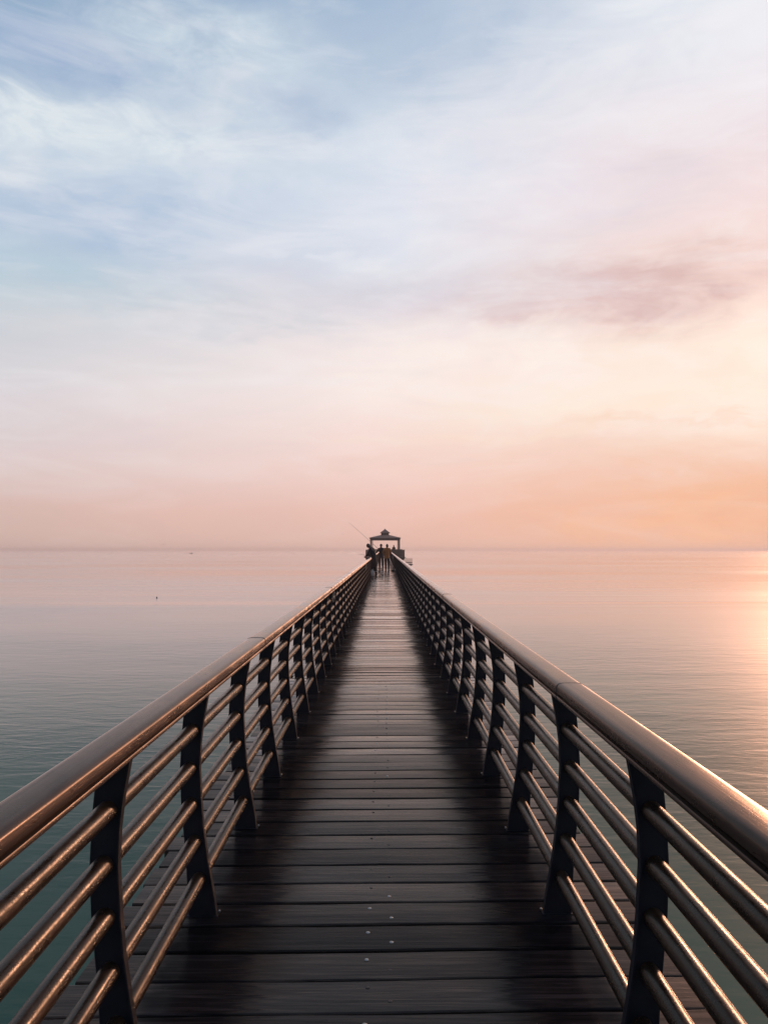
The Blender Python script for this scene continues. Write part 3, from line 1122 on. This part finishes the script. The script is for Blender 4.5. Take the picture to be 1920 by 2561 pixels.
# ------------------------------------------------------------------ fishing rods
def rod(label, butt, tip, rings=6):
    butt, tip = Vector(butt), Vector(tip)
    t = thing("fishing_rod", label, "fishing rod", butt)
    d = tip - butt
    L = d.length
    n = 10
    pts = [d * (i / n) + Vector((0, 0, -.10 * (i / n) ** 2.5)) for i in range(n + 1)]
    MB().tube(pts, [.013 - .0085 * i / n for i in range(n + 1)], 8).build("blank", M_ROD, t)
    u = d.normalized()
    MB().tube([u * -.02, u * .42], .017, 8).build("grip", M_BLACK, t)
    side = u.cross(Vector((0, 1, 0))).normalized()
    c = u * .48 - side * .05
    mb = MB()
    mb.tube([c - Vector((0, .035, 0)), c + Vector((0, .035, 0))], .034, 10)
    mb.tube([u * .48, c], .008, 6)
    mb.build("reel", M_SHOE, t)
    return t


rod("long thin fishing rod slanting up left past the pavilion roof", at(957.5, 1384.0, dB + .30), at(870.3, 1301.5, dB + 1.0))
rod("short fishing rod pointing out left over the handrail beside the long coat", at(930.5, 1393.3, dA + .12), at(893.7, 1381.5, dA + 1.2))

# ------------------------------------------------------------------ things standing on the deck
# white plastic bag
def bag(label, loc, w, dp, h, mat, seed=1):
    rnd = random.Random(seed)
    t = thing("plastic_bag", label, "bag", loc)
    mb = MB()
    n = 18
    vs, fs = [], []
    prof = [(0.80, 0.0), (1.0, .06), (1.02, .35), (.92, .62), (.62, .85), (.30, .97), (.38, 1.0)]
    for (r, z) in prof:
        for k in range(n):
            a = 2 * math.pi * k / n
            q = r * (1 + rnd.uniform(-.07, .07))
            ca, sa = math.cos(a), math.sin(a)
            vs.append((w / 2 * q * math.copysign(abs(ca) ** .7, ca), dp / 2 * q * math.copysign(abs(sa) ** .7, sa), z * h * (1 + rnd.uniform(-.02, .02))))
    for i in range(len(prof) - 1):
        for k in range(n):
            k2 = (k + 1) % n
            fs.append((i * n + k, i * n + k2, (i + 1) * n + k2, (i + 1) * n + k))
    fs.append(tuple(range(n))[::-1])
    fs.append(tuple((len(prof) - 1) * n + k for k in range(n)))
    mb.add(vs, fs, 0, True)
    mb.build("sack", mat, t)
    for s in (-1, 1):
        MB().tube([(s * w * .10, 0, h * .97), (s * w * .22, .01, h * 1.10), (s * w * .16, .02, h * 1.16), (s * w * .05, .01, h * .98)], .008, 6).build("handle", mat, t)
    return t


bp = at(931.2, 1440.3, 41.0)
bag("full whitish plastic bag standing on the boards against the legs of the long coat wearer", (bp.x - .01, 41.0, PZ(41.0) + .001), .24, .17, .33, M_BAG, 3)

# folding stool
sx = at(948, 1440, 41.4).x
st = thing("folding_stool", "folding camp stool with crossed legs standing on the boards behind the coat wearer", "stool", (sx, 41.4, PZ(41.4)), R(12))
mb = MB()
vs, fs = [], []
for i in range(7):
    x = -.20 + .40 * i / 6
    sag = -.03 * (1 - (x / .2) ** 2)
    for y in (-.16, .16):
        for dz in (0, .012):
            vs.append((x, y, .40 + sag + dz))
for i in range(6):
    a = i * 4
    fs += [(a, a + 2, a + 6, a + 4), (a + 1, a + 5, a + 7, a + 3), (a, a + 4, a + 5, a + 1), (a + 2, a + 3, a + 7, a + 6)]
fs += [(0, 1, 3, 2), (24, 26, 27, 25)]
mb.add(vs, fs, 0, True)
mb.build("seat", M_BLACK, st)
for y in (-.15, .15):
    MB().tube([(-.20, y, .40), (.20, y, .012)], .011, 8).build("leg", M_POST, st)
    MB().tube([(.20, y * .9, .40), (-.20, y * .9, .012)], .011, 8).build("leg", M_POST, st)
for x in (-.2, .2):
    MB().tube([(x, -.15, .012), (x, .15, .012)], .010, 8).build("foot_bar", M_POST, st)
MB().tube([(-.30, -.02, .235), (.26, -.02, .235)], .012, 8).build("cross_bar", M_GREYPIPE, st)

# small bags by the right railing
q = at(983.0, 1429, 48.9)
t = thing("tackle_bag", "small dark tackle bag lying by the foot of the right railing", "bag", (q.x, 48.9, PZ(48.9)), R(20))
MB().lathe([(.06, 0), (.11, .015), (.115, .06), (.08, .10), (.03, .115)], n=14, sx=1.25, sy=.8).build("body", M_BLACK, t)
MB().tube([(-.09, 0, .08), (-.05, 0, .16), (.05, 0, .16), (.09, 0, .08)], .010, 6).build("strap", M_BLACK, t)
q = at(989.5, 1428, 49.3)
bag("small crumpled pale plastic bag lying beside the dark tackle bag", (q.x, 49.3, PZ(49.3) + .001), .15, .14, .16, M_CLOTH, 7)

# rod rest clamped on the left handrail
q = at(913, 1397, 38.0)
t = thing("rod_rest", "small dark rod rest clamped on the outer edge of the left handrail", "rod rest", (PX(38) - .805, 38.0, PZ(38) + .965))
MB().box((-.01, -.03, -.09), (.10, .03, .012)).build("clamp", M_POST, t)
MB().tube([(.0, 0, .0), (-.10, 0, .03), (-.16, 0, .06)], .016, 8).build("arm", M_POST, t)
MB().tube([(-.16, -.05, .10), (-.16, -.03, .06), (-.16, .03, .06), (-.16, .05, .10)], .012, 8).build("fork", M_POST, t)


# cords tied on the left railing
def cord(label, y, side, zt, ln, r):
    o = MB()
    x = PX(y) + side * .70
    z = PZ(y) + zt
    pts = []
    for i in range(26):
        a = i / 25
        pts.append((x + side * -.012 + .018 * math.sin(a * 19), y + .02 * math.cos(a * 23) + .03 * a, z - ln * (1 - abs(2 * a - 1)) * (.8 + .2 * math.sin(a * 40))))
    o.tube(pts, r, 6)
    ob = o.build("cord", M_ROPE)
    tag(ob, label, "cord", "cords tied to the railing")
    return ob


cord("pale tangled cord tied round the left railing just below its handrail", 10.7, -1, .905, .16, .006)
cord("short pale cord hanging from the left handrail near the coat wearer", 29.0, -1, .90, .26, .011)

# cloth over the right railing
d_ = 63.0
q = at(984, 1389, d_)
mb = MB()
n = 9
vs, fs = [], []
for i in range(n):
    for j in range(5):
        vs.append((PX(d_) + .685 - .004 * i + .012 * math.sin(j * 2.1 + i * .5), d_ - .09 + .045 * j + .008 * math.sin(i), PZ(d_) + .93 - .36 * i / (n - 1) * (1 + .08 * math.sin(j * 3))))
m0 = len(vs)
vs += [(x + .006, y, z) for x, y, z in vs]
for i in range(n - 1):
    for j in range(4):
        a = i * 5 + j
        fs += [(a, a + 1, a + 6, a + 5), (m0 + a, m0 + a + 5, m0 + a + 6, m0 + a + 1)]
mb.add(vs, fs, 0, True)
tag(mb.build("cloth", M_CLOTH), "pale cloth hanging on the inside of the right railing near the pavilion", "cloth")


# ------------------------------------------------------------------ gulls, float, boat
def gull(label, loc, span, rz, bank, lift=.25):
    g = thing("gull", label, "bird", loc, rz, "gulls flying over the sea")
    g.rotation_euler = (0, bank, rz)
    k = span
    MB().lathe([(.002 * k, -.22 * k), (.03 * k, -.15 * k), (.06 * k, 0), (.05 * k, .10 * k), (.035 * k, .16 * k), (.03 * k, .2 * k), (.006 * k, .25 * k)], n=10).build("body", M_GULL, g).rotation_euler = (R(-90), 0, 0)
    for s in (-1, 1):
        vs, fs = [], []
        for (x, yc, ch, z) in ((.02, .02, .16, .01), (.2, .05, .15, lift * .55), (.36, .02, .11, lift * .75), (.52, -.06, .03, lift * .6)):
            for (yy, dz) in ((yc + ch / 2, 0), (yc, .012), (yc - ch / 2, 0), (yc, -.008)):
                vs.append((s * x * k, yy * k, (z + dz) * k))
        for i in range(3):
            for j in range(4):
                j2 = (j + 1) % 4
                fs.append((i * 4 + j, i * 4 + j2, i * 4 + 4 + j2, i * 4 + 4 + j))
        fs += [(3, 2, 1, 0), (12, 13, 14, 15)]
        MB().add(vs, fs, 0, True).build("wing", M_GULL, g)
    return g


gull("grey gull gliding low over the sea left of the pier, just above the horizon", at(408.5, 1362.5, 150), .80, R(25), R(-14), .08)
gull("distant gull, a mere speck in the sky between the long rod tip and open sea", at(857, 1336, 260), .75, R(60), R(10), .3)

q = at(392.7, 1494.5, 1.0)
fd = (H - WATER_Z) * FPX / (1496.0 - VY)
t = thing("fishing_float", "tiny dark fishing float upright in the calm water left of the pier", "float", (at(392.7, 1495, fd).x, fd, WATER_Z))
MB().lathe([(.01, -.06), (.045, -.02), (.055, .02), (.04, .06), (.012, .08), (.010, .13)], n=12).build("bulb", M_ROD, t)

bd = 700.0
bo = thing("motor_boat", "faint small boat far out on the horizon at the left", "boat", (at(478, 1376, bd).x, bd, WATER_Z), R(8))
vs, fs = [], []
for (x, w, z0, z1) in ((-1.6, .55, 0.0, .50), (-.6, .65, -.1, .48), (.6, .6, -.1, .55), (1.4, .3, 0, .68), (1.75, .03, .3, .78)):
    vs += [(x, -w, z1), (x, -w * .6, z0), (x, w * .6, z0), (x, w, z1)]
for i in range(4):
    for j in range(4):
        j2 = (j + 1) % 4
        fs.append((i * 4 + j, i * 4 + j2, i * 4 + 4 + j2, i * 4 + 4 + j))
fs += [(0, 1, 2, 3), (19, 18, 17, 16)]
MB().add(vs, fs).build("hull", M_HULL, bo)
MB().box((.35, -.35, .5), (.95, .35, 1.15)).build("cabin", M_HULL, bo)

# ------------------------------------------------------------------ haze
HAZE = True
if HAZE:
    mh = bpy.data.materials.new("sea_haze")
    mh.use_nodes = True
    T = NT(mh.node_tree)
    T.n.clear()
    out = T.new('ShaderNodeOutputMaterial')
    vol = T.new('ShaderNodeVolumePrincipled')
    vol.inputs['Color'].default_value = (1.0, 0.86, 0.80, 1)
    vol.inputs['Density'].default_value = 0.00050
    vol.inputs['Anisotropy'].default_value = 0.3
    T.l.new(vol.outputs[0], out.inputs['Volume'])
    o = MB().box((-6100, -350, WATER_Z - 4.5), (6100, 6100, 9.0)).build("haze", mh)
    tag(o, "thin pink haze lying over the sea", None, None, 'stuff')
